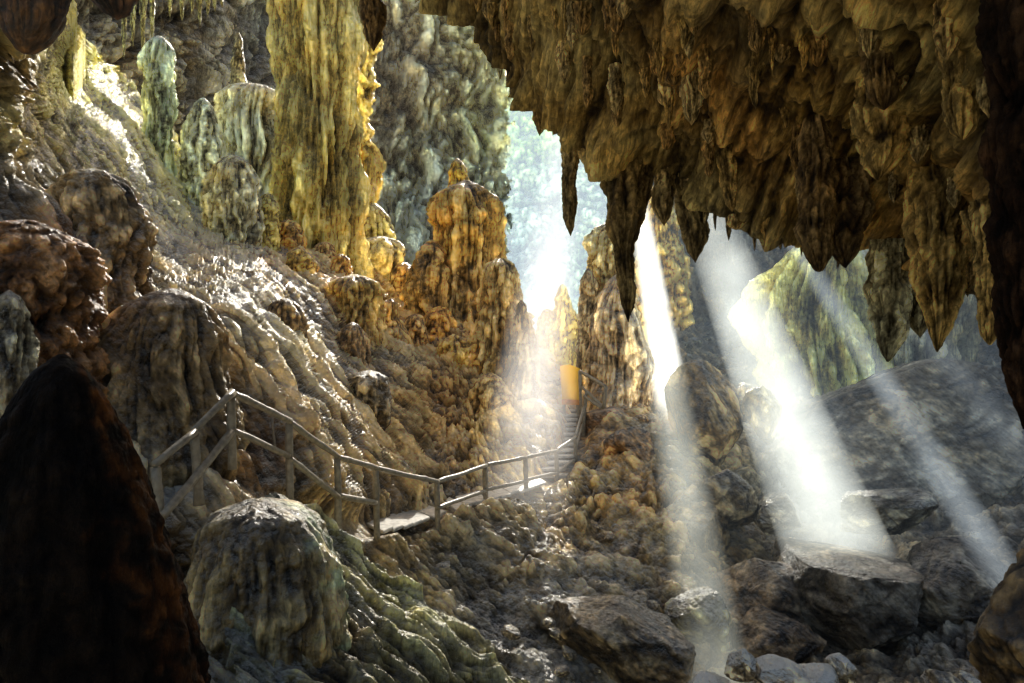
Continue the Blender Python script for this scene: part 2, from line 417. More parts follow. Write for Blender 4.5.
def far(px, py, d):
    # the left part of the cave recedes more gently than the right
    if d <= 13 or py > 455: return d
    t = min(1, max(0, (px-430)/130.)); return d+(d-13)*.85*(1-t*t*(3-2*t))
fD = tps([p[:2] for p in DT], [math.log(far(*p)) for p in DT])
depT = lambda X, Y: np.exp(fD(X, Y)[..., 0])
ytop = curve([(-200,-120),(55,-70),(74,20),(84,42),(110,60),(150,108),(200,178),(250,213),(300,236),(350,255),(400,275),(440,262),(470,275),(520,310),
 (545,345),(565,372),(600,372),(640,365),(680,330),(720,318),(800,320),(870,330),(950,335),(1200,335)])
# colours of the rock by place (albedo)
BR = (.27,.205,.10); RU = (.38,.23,.08); GO = (.5,.35,.11); PA = (.5,.46,.34); YG = (.66,.64,.2); DK = (.10,.075,.045); GR = (.16,.145,.12); TN = (.42,.32,.17)
CT = [((0,60),DK),((0,200),DK),((40,250),(.2,.10,.04)),((60,300),(.24,.12,.05)),((20,400),BR),((120,100),YG),((180,160),YG),((90,70),YG),((150,130),YG),((210,200),YG),((130,180),(.34,.3,.14)),((230,220),TN),
 ((100,230),BR),((120,330),BR),((200,260),TN),((170,330),BR),((250,330),PA),((300,330),PA),((280,260),RU),((330,250),GO),((340,300),RU),((380,300),GO),
 ((430,280),GO),((400,350),BR),((330,380),BR),((360,430),TN),((440,420),RU),((480,380),TN),((500,330),TN),((540,380),PA),((500,460),GO),((430,500),BR),
 ((350,500),BR),((250,450),(.22,.12,.05)),((180,480),GR),((470,560),GR),((560,540),TN),((600,480),GO),((590,430),RU),((640,430),TN),((640,500),RU),
 ((620,560),BR),((640,640),DK),((560,650),GR),((480,640),GR),((700,480),BR),((700,600),BR),((700,380),TN),((720,350),GR),((760,360),(.22,.22,.2)),
 ((800,480),GR),((900,450),GR),((1000,450),GR),((800,620),(.15,.12,.09)),((950,620),(.12,.11,.1)),((200,600),BR),((400,620),BR)]
colT = idw([c[0] for c in CT], [c[1] for c in CT])
DPT = [((0,100),.1),((30,280),.35),((100,60),.8),((150,120),2.5),((90,250),1.5),((140,220),2.),((200,270),5.),((250,320),5.),((290,380),4.),((250,220),.5),((300,300),.9),((320,260),.4),
 ((160,450),1.),((120,380),.9),((360,330),.25),((400,420),.15),((470,380),.3),((520,420),.9),((560,440),1.),((450,520),.6),((480,570),.9),((540,600),1.),((560,540),.7),
 ((600,430),.3),((620,520),.55),((700,420),.5),((730,350),.8),((800,450),.25),((900,500),.2),((700,600),.3),((900,640),.1),((250,480),.7),((380,560),.5)]
dep_hiliteF = idw([c[0] for c in DPT], [[c[1]] for c in DPT])  # peaks paint the band of sun glints on the left slope
FLOWDIR = (.70, -.15, -.69)
PATH = [(150,500),(190,470),(231,480),(290,505),(340,525),(380,528),(437,518),(485,500),(530,485),(560,468),(576,440),(580,410)]
def pathmask(X, Y, wd=13):
    m = 1e9
    for (a, b), (c, e) in zip(PATH[:-1], PATH[1:]):
        t = np.clip(((X-a)*(c-a)+(Y-b)*(e-b))/((c-a)**2+(e-b)**2), 0, 1)
        m = np.minimum(m, np.hypot(X-a-t*(c-a), Y-b-t*(e-b)))
    return 1-smooth(wd*.5, wd*1.6, m)
def blob(X, Y, cx, cy, rx, ry):
    return np.exp(-(((X-cx)/rx)**2+((Y-cy)/ry)**2))
def dispT(G, X, Y):
    D = G[..., 1]
    k = np.minimum((D/14.)**.75, 1.25)                                     # far rock is built of larger forms
    left = 1-smooth(430, 560, X)
    wv = np.stack([pn(G*.45+3), pn(G*.45+40), pn(G*.45+80)], -1)+.35*np.stack([pn(G*1.7+3), pn(G*1.7+40), pn(G*1.7+80)], -1)
    Q = G+.17*wv
    q0 = billow(aniso(Q, FLOWDIR, .18)*.4+31, 2)
    q1 = billow(aniso(Q, FLOWDIR, .2)*1.0, 2)
    q2 = billow(aniso(Q, FLOWDIR, .12)*3+7, 2)
    q3 = billow(aniso(Q, FLOWDIR, .14)*8+3, 2)
    Q = G+.5*wv; b3 = soft(Q*1.0+11, .6); b4 = bumps(Q*2.2+5, .7); b5 = bumps(Q*5+9)
    n6 = billow(aniso(G*2.6+.3*wv, (0, .3, 1), .6), 4)
    f = fbm(G*.4, 4)
    patch = smooth(-.15, .3, fbm(G*.5+77, 3))             # where knobs crowd, elsewhere the skin is smooth
    m = np.clip(left*smooth(330, 120, Y-(X-100)*.85)+.7*blob(X, Y, 230, 300, 120, 90)+.62*left, 0, 1)
    h1 = .55*(q0-.4)+.4*(q1-.4)+.34*(q2-.4)+.17*(q3-.4)+.10*(b3-.5)
    h2 = .25*(q1-.4)+.28*(b3-.5)+(.03+.12*patch)*(b4-.4)+(.01+.025*patch)*(b5-.4)+.09*(n6-.4)
    rubm = smooth(430, 520, X)*smooth(440, 520, Y)
    h2 = h2+rubm*.03*(b5-.4)
    pm = pathmask(X, Y)
    h1 = h1*(1+.35*blob(X, Y, 150, 140, 130, 110))
    h = ((m*h1+(1-m)*h2)*k+.5*f*k)*(1-.75*pm)-.14*pm
    cav = m*(.0+.2*q0+.3*q1+.5*q2+.4*q3)+(1-m)*(.08+.25*q1+.2*b3+.25*b4*patch+.12*(1-patch)+.45*n6)
    return h, cav
sheet('cave_floor', np.arange(-180, 1150, 1.35), ytop, curve([(-200, 800), (1200, 800)]), 560, depT, dispT, colT, M_MID, dep_hiliteF,
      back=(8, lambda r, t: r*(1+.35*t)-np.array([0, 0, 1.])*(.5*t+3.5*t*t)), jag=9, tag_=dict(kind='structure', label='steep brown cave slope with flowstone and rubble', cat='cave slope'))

# ================================================================== FAR LEFT WALL
DA = [(40,-100,40),(150,0,46),(150,200,46),(240,0,58),(240,200,56),(275,0,80),(275,200,78),(340,100,86),(400,0,92),(400,250,88),(460,50,95),(460,280,92),(530,100,98),(530,300,94),(40,250,38)]
fA = tps([p[:2] for p in DA], [math.log(p[2]) for p in DA])
edge_pts = [(380,-140),(415,-60),(440,2),(470,28),(500,66),(530,95),(560,122),(600,146),(640,165),(680,192),(720,220),(760,238),(800,238),(840,250),(870,240),(920,250),(960,285),(1000,305),(1200,330)]
edge = curve(edge_pts)
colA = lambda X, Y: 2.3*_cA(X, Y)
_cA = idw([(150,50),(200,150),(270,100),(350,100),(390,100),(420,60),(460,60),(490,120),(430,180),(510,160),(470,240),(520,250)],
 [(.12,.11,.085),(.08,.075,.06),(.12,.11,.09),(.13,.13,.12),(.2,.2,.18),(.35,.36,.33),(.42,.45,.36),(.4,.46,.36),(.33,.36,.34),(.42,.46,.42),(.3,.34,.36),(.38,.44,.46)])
def dispA(G, X, Y):
    D = G[..., 1]; k = D/40.; G = G*(42./D)[..., None]**.85*1.25
    wv = np.stack([pn(G*.25+3), pn(G*.25+40), pn(G*.25+80)], -1)
    Q = aniso(G+1.2*wv, (.1, 0, 1), .5)
    q1 = billow(Q*.3, 2); q2 = billow(Q*.9+4, 3); q3 = bumps(Q*2.4+8, .6)
    f = fbm(G*.12, 4)
    return k*(1.6*f+1.3*(q1-.4)+.75*(q2-.4)+.3*(q3-.4)), .05+.3*q1+.55*q2+.25*q3
topA = curve([(30,-70),(380,-70),(415,-70),(440,-30),(470,5),(500,45),(530,80),(545,100)])
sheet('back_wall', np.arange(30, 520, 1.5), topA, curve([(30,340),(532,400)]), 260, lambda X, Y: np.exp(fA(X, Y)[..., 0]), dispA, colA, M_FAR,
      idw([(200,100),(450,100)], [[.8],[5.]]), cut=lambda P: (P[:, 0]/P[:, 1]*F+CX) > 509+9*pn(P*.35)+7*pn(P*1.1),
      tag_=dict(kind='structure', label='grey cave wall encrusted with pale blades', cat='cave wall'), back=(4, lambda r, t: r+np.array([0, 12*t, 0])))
# right back wall with the holes the sun shines through
DC = [(590,0,50),(590,350,46),(700,0,43),(700,250,43),(700,360,39),(900,200,38),(900,360,34),(1150,0,36),(1150,360,30),(700,-500,40),(1150,-500,34),(600,-500,46)]
fC = tps([p[:2] for p in DC], [math.log(p[2]) for p in DC])
colC = idw([(620,250),(700,250),(740,300),(800,270),(900,300)], [(.3,.3,.2),(.17,.19,.2),(.17,.18,.18),(.2,.2,.18),(.2,.19,.15)])
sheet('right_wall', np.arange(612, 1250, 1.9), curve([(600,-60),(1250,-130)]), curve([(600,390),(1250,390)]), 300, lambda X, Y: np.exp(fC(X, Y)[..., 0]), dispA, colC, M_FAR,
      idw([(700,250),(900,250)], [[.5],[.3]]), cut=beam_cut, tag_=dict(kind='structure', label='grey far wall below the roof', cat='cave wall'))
# the cliff outside the skylight
fE = tps([(380,50),(560,100),(560,350),(700,100),(800,350),(380,350)], [math.log(v) for v in (130,126,116,124,116,122)])
colE = lambda X, Y: 1.9*_cE(X, Y)
_cE = idw([(520,110),(545,120),(560,200),(600,180),(640,220),(520,250),(600,280)], [(.16,.28,.06),(.18,.3,.06),(.11,.15,.12),(.10,.15,.10),(.2,.2,.06),(.12,.16,.14),(.14,.2,.1)])
def dispE(G, X, Y):
    G = G*.7
    b = soft(G*.3); b2 = bumps(G*.9+4, .6); b3 = bumps(G*2.1+3, .6); r = billow(aniso(G, (0, 0, 1), .5)*.6, 3)
    return 2.5*fbm(G*.1, 3)+1.4*(b-.4)+.7*(b2-.4)+.4*b3+1.*r, .05+.3*b+.3*b2+.3*b3+.3*r
sheet('far_cliff', np.arange(400, 820, 1.7), curve([(400,80),(560,84),(820,90)]), curve([(400,400),(820,400)]), 230, lambda X, Y: np.exp(fE(X, Y)[..., 0]), dispE, colE, M_FOLI,
      idw([(560,200)], [[.9]]), tag_=dict(kind='structure', label='overgrown cliff outside the skylight', cat='cliff'))

# unseen pale floor added behind the camera to bounce light into the cave
def floor_sheet():
    xs = np.linspace(-60, 60, 160); ys = np.linspace(-90, 2.2, 140); X, Y = np.meshgrid(xs, ys)
    Z = -3.4+.35*fbm(np.stack([X*.2, Y*.2, 0*X], -1), 4)-.02*(Y-2)*0
    G = np.stack([X, Y, Z], -1)
    o = mk('bounce_floor', G, gridq(140, 160), M_MID, attrs=dict(tint=np.tile(np.array((.36, .34, .27)), (X.size, 1)), cav=np.full(X.size, .8), dep=np.full(X.size, .2)))
    tag(o, 'unseen pale floor added behind the camera to bounce light', 'ground', None, 'structure')
floor_sheet()

# ================================================================== CEILING OVERHANG
DF = [(380,-140,14.5),(440,0,14),(500,68,13.5),(560,125,12.6),(640,165,12),(720,222,11.5),(800,240,11),(870,240,10),(960,290,8.3),(1050,300,7),(1200,330,6),
 (480,-20,12.6),(550,0,10.6),(700,0,8.2),(850,0,7.2),(1000,0,5.8),(700,100,9.8),(620,110,11),(850,130,9.1),(950,150,7.6),(700,-250,4.6),(1000,-250,3.6),(450,-250,6.5),(1200,100,5),(1200,-250,3.4)]
fF = tps([p[:2] for p in DF], [math.log(p[2]) for p in DF])
def dispF(G, X, Y):
    V = (0, 1, -.6)
    w = np.stack([pn(G*.6+3), pn(G*.6+40), pn(G*.6+80)], -1)
    w = w+.3*np.stack([pn(G*2+3), pn(G*2+40), pn(G*2+80)], -1)
    Q = G+.18*w
    r = billow(aniso(Q, V, .1)*1.5, 2); r2 = billow(aniso(Q, V, .1)*4.5+3, 3); r3 = billow(Q*6+9, 2)
    b = soft(aniso(Q, V, .5)*.8)
    ph = G[..., 2]*.5+1.3*fbm(G*.35+9, 3)+G[..., 1]*.12; fr = ph-np.floor(ph)
    st = (1-fr)**.7*smooth(0, .1, fr)
    k = (G[..., 1]/10.)**.6*smooth(0, 6, edge(X)-Y+3)
    h = k*(.6*fbm(G*.4, 3)+.12*(st-.4)+.2*(b-.5)+.40*(r-.4)+.13*(r2-.4)+.02*(r3-.4))
    return h, -.05+.1*st+.2*b+.45*r+.5*r2+.15*r3
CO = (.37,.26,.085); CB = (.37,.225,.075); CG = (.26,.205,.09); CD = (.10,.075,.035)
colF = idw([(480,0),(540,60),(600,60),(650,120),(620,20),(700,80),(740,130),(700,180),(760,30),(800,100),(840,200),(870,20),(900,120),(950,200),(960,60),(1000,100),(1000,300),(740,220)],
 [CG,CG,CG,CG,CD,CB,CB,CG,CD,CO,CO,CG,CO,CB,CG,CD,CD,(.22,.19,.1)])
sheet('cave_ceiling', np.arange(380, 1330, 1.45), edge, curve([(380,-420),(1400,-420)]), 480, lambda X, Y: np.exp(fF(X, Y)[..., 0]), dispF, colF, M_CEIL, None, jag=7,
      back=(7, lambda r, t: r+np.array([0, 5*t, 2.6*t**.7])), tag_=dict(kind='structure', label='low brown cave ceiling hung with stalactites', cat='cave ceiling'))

# ================================================================== profiles
DOME = [(0,1.06),(.2,1.02),(.45,.95),(.7,.76),(.87,.5),(.96,.25),(1,0)]
CONE = [(0,1),(.3,.85),(.6,.6),(.85,.33),(.95,.2),(1,0)]
TALL = [(0,1),(.2,.9),(.5,.75),(.8,.6),(.93,.4),(1,0)]
SPIKE = [(0,1),(.15,.8),(.4,.6),(.7,.38),(.9,.2),(1,0)]
TUBE = [(0,1),(.1,.85),(.5,.72),(.8,.6),(.93,.42),(1,0)]
LEAFY = [(0,.7),(.2,.85),(.45,1),(.7,.85),(.88,.5),(1,0)]
MUSH = [(0,1.0),(.3,.94),(.55,.93),(.72,.98),(.86,.8),(.95,.48),(1,0)]
FOR = lambda *a, **k: formation(*a, **k)

MINT = (.66,.74,.6); YEL = (.95,.84,.3); OCH = (.45,.29,.09)
# great column behind the slope
col = empty('cave_column', W(318, 245, 38.9)); tag(col, 'massive yellow flowstone column reaching up out of the picture behind the slope', 'column')
formation('shaft', None, None, 318, 250, -80, 27, 78, [(0,1),(.2,.95),(.5,.9),(.7,1.02),(.85,1.1),(1,1.15)], YEL, (.5,.42,.16), 3, flute=.3,nfl=20,bulge=.03,tiers=2, parent=col, dep=.5, lobes=.2)
formation('flowstone_skirt', None, None, 336, 246, 128, 25.2, 72, [(0,.62),(.2,.75),(.5,.88),(.75,1),(.9,.8),(1,0)], YEL, (.62,.5,.16), 5, flute=.3, nfl=18, bulge=.06, tiers=1, parent=col, dep=.5)
formation('flowstone_bulge', None, None, 352, 150, 8, 25.0, 46, [(0,.5),(.15,.8),(.3,.7),(.45,.95),(.6,.8),(.75,1),(.9,.8),(1,0)], (.58,.47,.17), YEL, 6, flute=.14, nfl=10, bulge=.3, tiers=3, parent=col, dep=.5)
FOR('flowstone_dome','pale yellow flowstone dome at the foot of the great column, right side','flowstone', 372,256,202,25,38,DOME,(.5,.48,.2),(.6,.58,.3),11,flute=.22,nfl=14,dep=.6)
FOR('flowstone_dome','low cream ledge mound below the pale dome at the column foot','flowstone', 378,262,236,24,52,DOME,(.6,.57,.32),None,12,flute=.1,dep=.8)
FOR('flowstone_dome','small yellow knob left of the column foot','flowstone', 312,242,212,24.5,28,DOME,(.6,.5,.14),None,13,dep=.6)
FOR('stalagmite','stumpy orange stalagmite leaning against the column foot','stalagmite', 296,240,180,25.5,34,CONE,(.5,.32,.07),(.55,.4,.12),14,flute=.2,dep=.3)
# mint coloured domes and pillar upper left
FOR('stalagmite','tall rounded mint pillar on the far ledge at upper left','stalagmite', 159,120,36,21,26,[(0,.85),(.3,.95),(.7,1),(.88,.85),(.96,.55),(1,0)],(.5,.6,.46),(.7,.84,.68),15,flute=.3,nfl=10,bulge=0,dep=.8)
FOR('flowstone_dome','broad mint draped dome behind the crest of the left slope','flowstone', 215,195,108,20.5,62,DOME,(.66,.76,.64),(.8,.9,.76),16,flute=.16,nfl=12,tiers=2,dep=.9)
FOR('flowstone_dome','narrow mint dome tucked against the left side of the broad one','flowstone', 203,170,98,21,34,DOME,(.66,.76,.64),(.8,.9,.76),17,flute=.16,dep=.9)
FOR('flowstone_dome','pale dome with long icicle fringe below the thin dark stalagmite','flowstone', 254,142,84,23,58,MUSH,(.72,.8,.76),(.84,.88,.8),18,flute=.34,nfl=20,bulge=.04,dep=.9)
for i,(x,y0,y1,w) in enumerate([(238,128,150,6),(247,130,158,7),(256,130,163,7),(264,126,168,8),(272,120,175,8),(280,118,182,8),(284,110,170,6)]):
    FOR('stalactite','thin pale icicle in the fringe under the far dome','stalactite', x,y0,y1,22.6,w,SPIKE,(.42,.44,.42),None,20+i,bulge=0,group='icicles fringing the far dome',dep=.1)
FOR('stalagmite','thin dark stalagmite standing on the fringed pale dome','stalagmite', 238,90,32,23.5,14,TALL,(.2,.19,.14),(.28,.26,.17),28,flute=.2,dep=.5)
FOR('flowstone_dome','small bright cream dome at the crest below the mint domes','flowstone', 232,196,155,19,44,DOME,(.5,.52,.4),(.62,.62,.46),29,flute=.16,dep=1)
FOR('flowstone_dome','little round yellow knob on the crest of the slope','flowstone', 268,215,193,19.5,20,DOME,(.55,.48,.16),None,30,dep=.6)
# left near wall lumps
FOR('flowstone_mound','fluted brown dome in the middle of the left slope','flowstone', 168,446,288,9.9,120,[(0,1.25),(.25,1.02),(.5,.96),(.72,.86),(.88,.62),(.97,.3),(1,0)],(.15,.115,.06),(.27,.19,.1),31,flute=.15,nfl=14,bulge=.1,lobes=.2,dep=.5,deep=.8,mat=M_MID)
FOR('flowstone_mound','dark lumpy outcrop with shiny top at upper left','flowstone', 94,275,168,10.6,104,TALL,(.17,.12,.065),(.34,.26,.15),32,flute=.16,bulge=.18,dep=1.2,deep=.8,mat=M_MID)
FOR('flowstone_mound','rust coloured bulge on the left edge','flowstone', 30,320,220,8.8,110,DOME,(.16,.08,.03),(.25,.13,.055),33,flute=.1,bulge=.28,tiers=2,dep=.25,mat=M_MID)
FOR('stalagmite','small grey stalagmite on the rusty ledge at left','stalagmite', 84,283,250,9.2,15,CONE,(.24,.2,.14),(.36,.33,.27),34,flute=.1,dep=.4)
FOR('stalagmite','shiny ribbed stalagmite cut by the left edge','stalagmite', 8,420,290,7.6,56,TALL,(.16,.13,.09),(.3,.28,.22),35,flute=.22,dep=.8)
FOR('stalagmite','stubby rounded stalagmite just above the black one','stalagmite', 40,390,330,8.0,34,TALL,(.2,.15,.09),(.3,.24,.16),36,flute=.12,dep=.5)
# rust knobs of the central slope
FOR('flowstone_dome','fluted tan stump in the middle of the slope','flowstone', 355,334,274,17.8,50,MUSH,(.4,.3,.14),(.66,.46,.15),37,flute=.26,nfl=12,dep=.4)
FOR('stalagmite','round headed tan stalagmite right of the fluted stump','stalagmite', 389,350,298,18,42,[(0,1),(.3,.8),(.5,.6),(.62,.42),(.75,.45),(.9,.35),(1,0)],(.48,.34,.15),(.62,.45,.18),38,dep=.4)
FOR('flowstone_dome','small brown dome under the fluted stump','flowstone', 352,358,322,17,32,DOME,(.22,.15,.07),(.3,.2,.1),39,dep=.3)
FOR('flowstone_dome','dark capped boulder stalagmite above the railing','flowstone', 368,420,370,15,44,MUSH,(.13,.1,.06),(.22,.18,.12),40,dep=.8,bulge=.2)
FOR('flowstone_dome','rounded brown knob on the left part of the slope','flowstone', 284,328,298,15.4,36,DOME,(.28,.2,.11),None,41,dep=.4)
for i,(x,y,w,h,d) in enumerate([(290,238,22,26,20.5),(325,255,20,18,21),(300,262,24,20,19.5),(340,270,20,22,20.5),(405,280,26,24,22.8),(425,295,24,28,22),(440,325,26,26,20),(415,330,22,22,19.5),(455,355,30,28,19.2),(480,360,28,26,20),(490,395,34,30,18.8),(455,300,22,26,22.5),(515,345,26,26,22)]):
    FOR('small_stalagmite',['small orange knob','rounded tan knob','stubby ochre knob'][i%3]+' of flowstone budding from the middle of the slope','stalagmite', x,y+h*.6,y-h*.75,d,w*1.25,TALL if i%2 else DOME,[(.62,.37,.1),(.52,.38,.18),(.66,.47,.14)][i%3],None,50+i,dep=.25,bulge=.22,group='flowstone knobs along the crest')
# the big stalagmite
bs = empty('giant_stalagmite', W(462, 320, 31)); tag(bs, 'golden capped giant stalagmite with fluted skirt, tallest on the crest', 'stalagmite')
formation('body', None, None, 466, 320, 180, 23.5, 76, [(0,1.3),(.2,.98),(.4,.8),(.6,.76),(.74,.82),(.86,.72),(.94,.45),(1,.0)],(.36,.3,.18),(.62,.43,.13),61,flute=.26,nfl=24,bulge=.14,tiers=0,lobes=.3,parent=bs,dep=.3)
formation('cap', None, None, 458, 232, 158, 23.3, 27, TALL,(.5,.36,.09),(.55,.4,.08),62,parent=bs,dep=.3)
formation('shoulder', None, None, 432, 330, 240, 23, 48, DOME,(.3,.22,.1),(.4,.27,.09),63,flute=.22,parent=bs,dep=.3,bulge=.2)
FOR('stalagmite','ribbed tan stalagmite right of the giant one','stalagmite', 500,375,258,22.4,50,[(0,1),(.3,.9),(.55,.72),(.8,.62),(.93,.5),(1,0)],(.44,.36,.2),(.58,.43,.2),64,flute=.26,nfl=12,dep=.35,tiers=2)
FOR('stalagmite','low tan stalagmite group left of the hazy sunbeam','stalagmite', 522,400,300,21.8,34,CONE,(.36,.28,.16),None,65,flute=.2,dep=.4,tiers=2)
# centre formations at the gap
FOR('stalagmite','pinkish broad cone stalagmite behind the yellow board','stalagmite', 618,400,272,25,66,[(0,1),(.3,.92),(.6,.74),(.82,.52),(.94,.34),(1,0)],(.66,.54,.4),(.8,.64,.42),66,flute=.09,nfl=14,dep=1.6,bulge=.08)
FOR('stalagmite','ribbed cream tier standing on the pinkish cone','stalagmite', 611,290,222,25.4,42,MUSH,(.68,.62,.42),(.8,.7,.4),67,flute=.3,nfl=12,dep=.5)
FOR('stalagmite','dark slim stalagmite on the left flank of the pinkish cone','stalagmite', 589,350,268,24.4,26,TALL,(.4,.33,.22),None,68,flute=.2,dep=.3)
FOR('stalagmite','yellow stalagmite peak behind the bright narrow sunbeam','stalagmite', 660,345,180,38,54,[(0,1),(.3,.95),(.55,.8),(.7,.5),(.85,.42),(.96,.3),(1,0)],(.75,.6,.28),(.85,.68,.22),69,flute=.2,dep=.5,bulge=.2)
FOR('stalagmite','small yellow lit stalagmite in the gap left of the cone','stalagmite', 563,330,284,28,26,CONE,(.6,.55,.1),(.65,.6,.2),70,dep=.6)
FOR('stalagmite','tiny yellow stalagmite at the left of the gap','stalagmite', 547,335,308,27.5,20,DOME,(.55,.5,.2),None,71,dep=.6)
FOR('flowstone_curtain','yellow green curtain of flowstone on the right behind the ceiling','flowstone', 822,382,232,27,106,[(0,1),(.3,.95),(.6,.8),(.85,.6),(.96,.45),(1,0)],(.5,.52,.24),(.66,.68,.28),72,flute=.34,nfl=12,bulge=.1,dep=.5,deep=.6)
FOR('flowstone_curtain','dim grey drapery wall right of the yellow green curtain','flowstone', 915,380,225,25,110,[(0,1),(.5,.9),(.85,.8),(1,.5)],(.2,.2,.15),(.26,.25,.17),73,flute=.3,nfl=10,dep=.4,deep=.6)

# ================================================================== foreground masses
fg = FOR('stalagmite','huge black stalagmite filling the lower left foreground','stalagmite',62,800,354,2.9,292,[(0,1.0),(.15,.93),(.3,.84),(.5,.70),(.7,.52),(.83,.37),(.92,.24),(.97,.14),(1,0)],(.005,.003,.002),(.005,.003,.002),80,flute=.03,nfl=8,bulge=.045,bsc=6,lobes=.04,bend=0,dep=0,mat=M_BLACK,side=(.06,.022,.006))  # black shaded front and lit right edge painted into the tint
FOR('flowstone_mound','large olive dome in front of the railing','flowstone',262,790,498,7.6,176,[(0,1.1),(.3,.98),(.5,.9),(.7,.78),(.85,.66),(.95,.48),(1,0)],(.12,.09,.04),(.2,.155,.075),81,flute=.09,nfl=17,bulge=.13,dep=.45,side=(.22,.27,.19),mat=M_FLOW,lobes=.2)  # mint rim light on the right painted into the tint
# streaked slope in front of the walkway
DG = [(200,520,8),(250,505,8.6),(290,497,9.4),(350,540,9.6),(400,583,9.6),(480,650,9.3),(560,740,9),(250,700,6.3),(400,750,6.8),(340,600,8.2),(420,660,8)]
fG = tps([p[:2] for p in DG], [math.log(p[2]) for p in DG])
def dispG(G, X, Y):
    fd = (.78, -.06, -.62); w = np.stack([pn(G*.8+3), pn(G*.8+40), pn(G*.8+80)], -1)
    w = w+.35*np.stack([pn(G*2.6+3), pn(G*2.6+40), pn(G*2.6+80)], -1)
    Q = G+.22*w
    b = billow(aniso(Q, fd, .12)*1.7, 2); b2 = billow(aniso(Q, fd, .1)*5+3, 2); r = billow(aniso(Q, fd, .14)*13, 2)
    return .24*(b-.4)+.13*(b2-.4)+.045*(r-.4)+.22*fbm(G*.6, 3)+.02*fbm(G*8, 3), .05+.35*b+.45*b2+.35*r
sheet('flowstone_slope', np.arange(225, 590, 1.1), curve([(225,520),(250,505),(290,497),(330,525),(380,566),(430,608),(480,650),(520,688),(590,760)]), curve([(225,800),(590,830)]), 280,
      lambda X, Y: np.exp(fG(X, Y)[..., 0]), dispG, idw([(270,520),(330,540),(400,600),(340,640),(450,660),(280,600)], [(.2,.2,.14),(.2,.2,.09),(.22,.22,.085),(.11,.085,.04),(.15,.135,.065),(.17,.2,.13)]), M_FLOW,
      idw([(270,510),(300,520),(400,600),(320,600),(400,670)], [[1.2],[1.],[.8],[.7],[.2]]), jag=5, back=(6, lambda r, t: r*(1+.16*t)-np.array([0, 0, 1.])*(.2*t+1.6*t*t)),
      tag_=dict(label='streaked yellow green flowstone slope below the walkway', cat='flowstone'))
# near hanging rock top left, right pillar, corner rocks
FOR('stalactite','blunt dark brown stalactite hanging in the top left corner','stalactite',28,-90,54,3.2,80,[(0,1.1),(.4,1),(.7,.8),(.88,.52),(.97,.25),(1,0)],(.06,.028,.01),(.075,.035,.012),82,dep=0,mat=M_NEAR,flute=.03,bulge=.04)
FOR('stalactite','small dark stalactite at the top edge right of the blunt one','stalactite',116,-60,20,3.6,58,[(0,1.1),(.4,1),(.7,.75),(.9,.4),(1,0)],(.05,.022,.01),None,83,dep=0,mat=M_NEAR,flute=.03,bulge=.05)
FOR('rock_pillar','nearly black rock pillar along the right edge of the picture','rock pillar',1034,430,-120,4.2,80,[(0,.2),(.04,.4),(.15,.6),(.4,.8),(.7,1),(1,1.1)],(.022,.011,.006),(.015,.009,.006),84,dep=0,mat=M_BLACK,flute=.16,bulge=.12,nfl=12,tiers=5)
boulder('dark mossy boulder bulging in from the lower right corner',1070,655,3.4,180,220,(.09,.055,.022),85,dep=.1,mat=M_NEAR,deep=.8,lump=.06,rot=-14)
for i,(x,y,w,h,lab) in enumerate([(740,664,36,34,'round rim lit rock at the bottom edge, leftmost of the row'),(778,676,64,40,'bright topped rock at the bottom edge beside the round one'),(812,682,56,40,'flat pale rock at the bottom edge in the middle of the row'),(842,672,32,34,'pointed brown rock at the bottom edge right of the pale ones'),(944,688,40,42,'square shouldered rock in the bottom right foreground'),(972,690,30,40,'small rim lit rock next to the corner boulder'),(715,690,60,26,'low pale slab at the bottom edge below the round rock')]):
    boulder(lab,x,y,4.6,w,h,(.24,.19,.12),90+i,dep=2.,mat=M_NEAR,cat='rock',name='rock',lump=0,sub=6,facet=.97,deep=1.5,rot=[12,-20,8,30,-10,25,-6][i])  # rim light painted on the tops as a pale layer

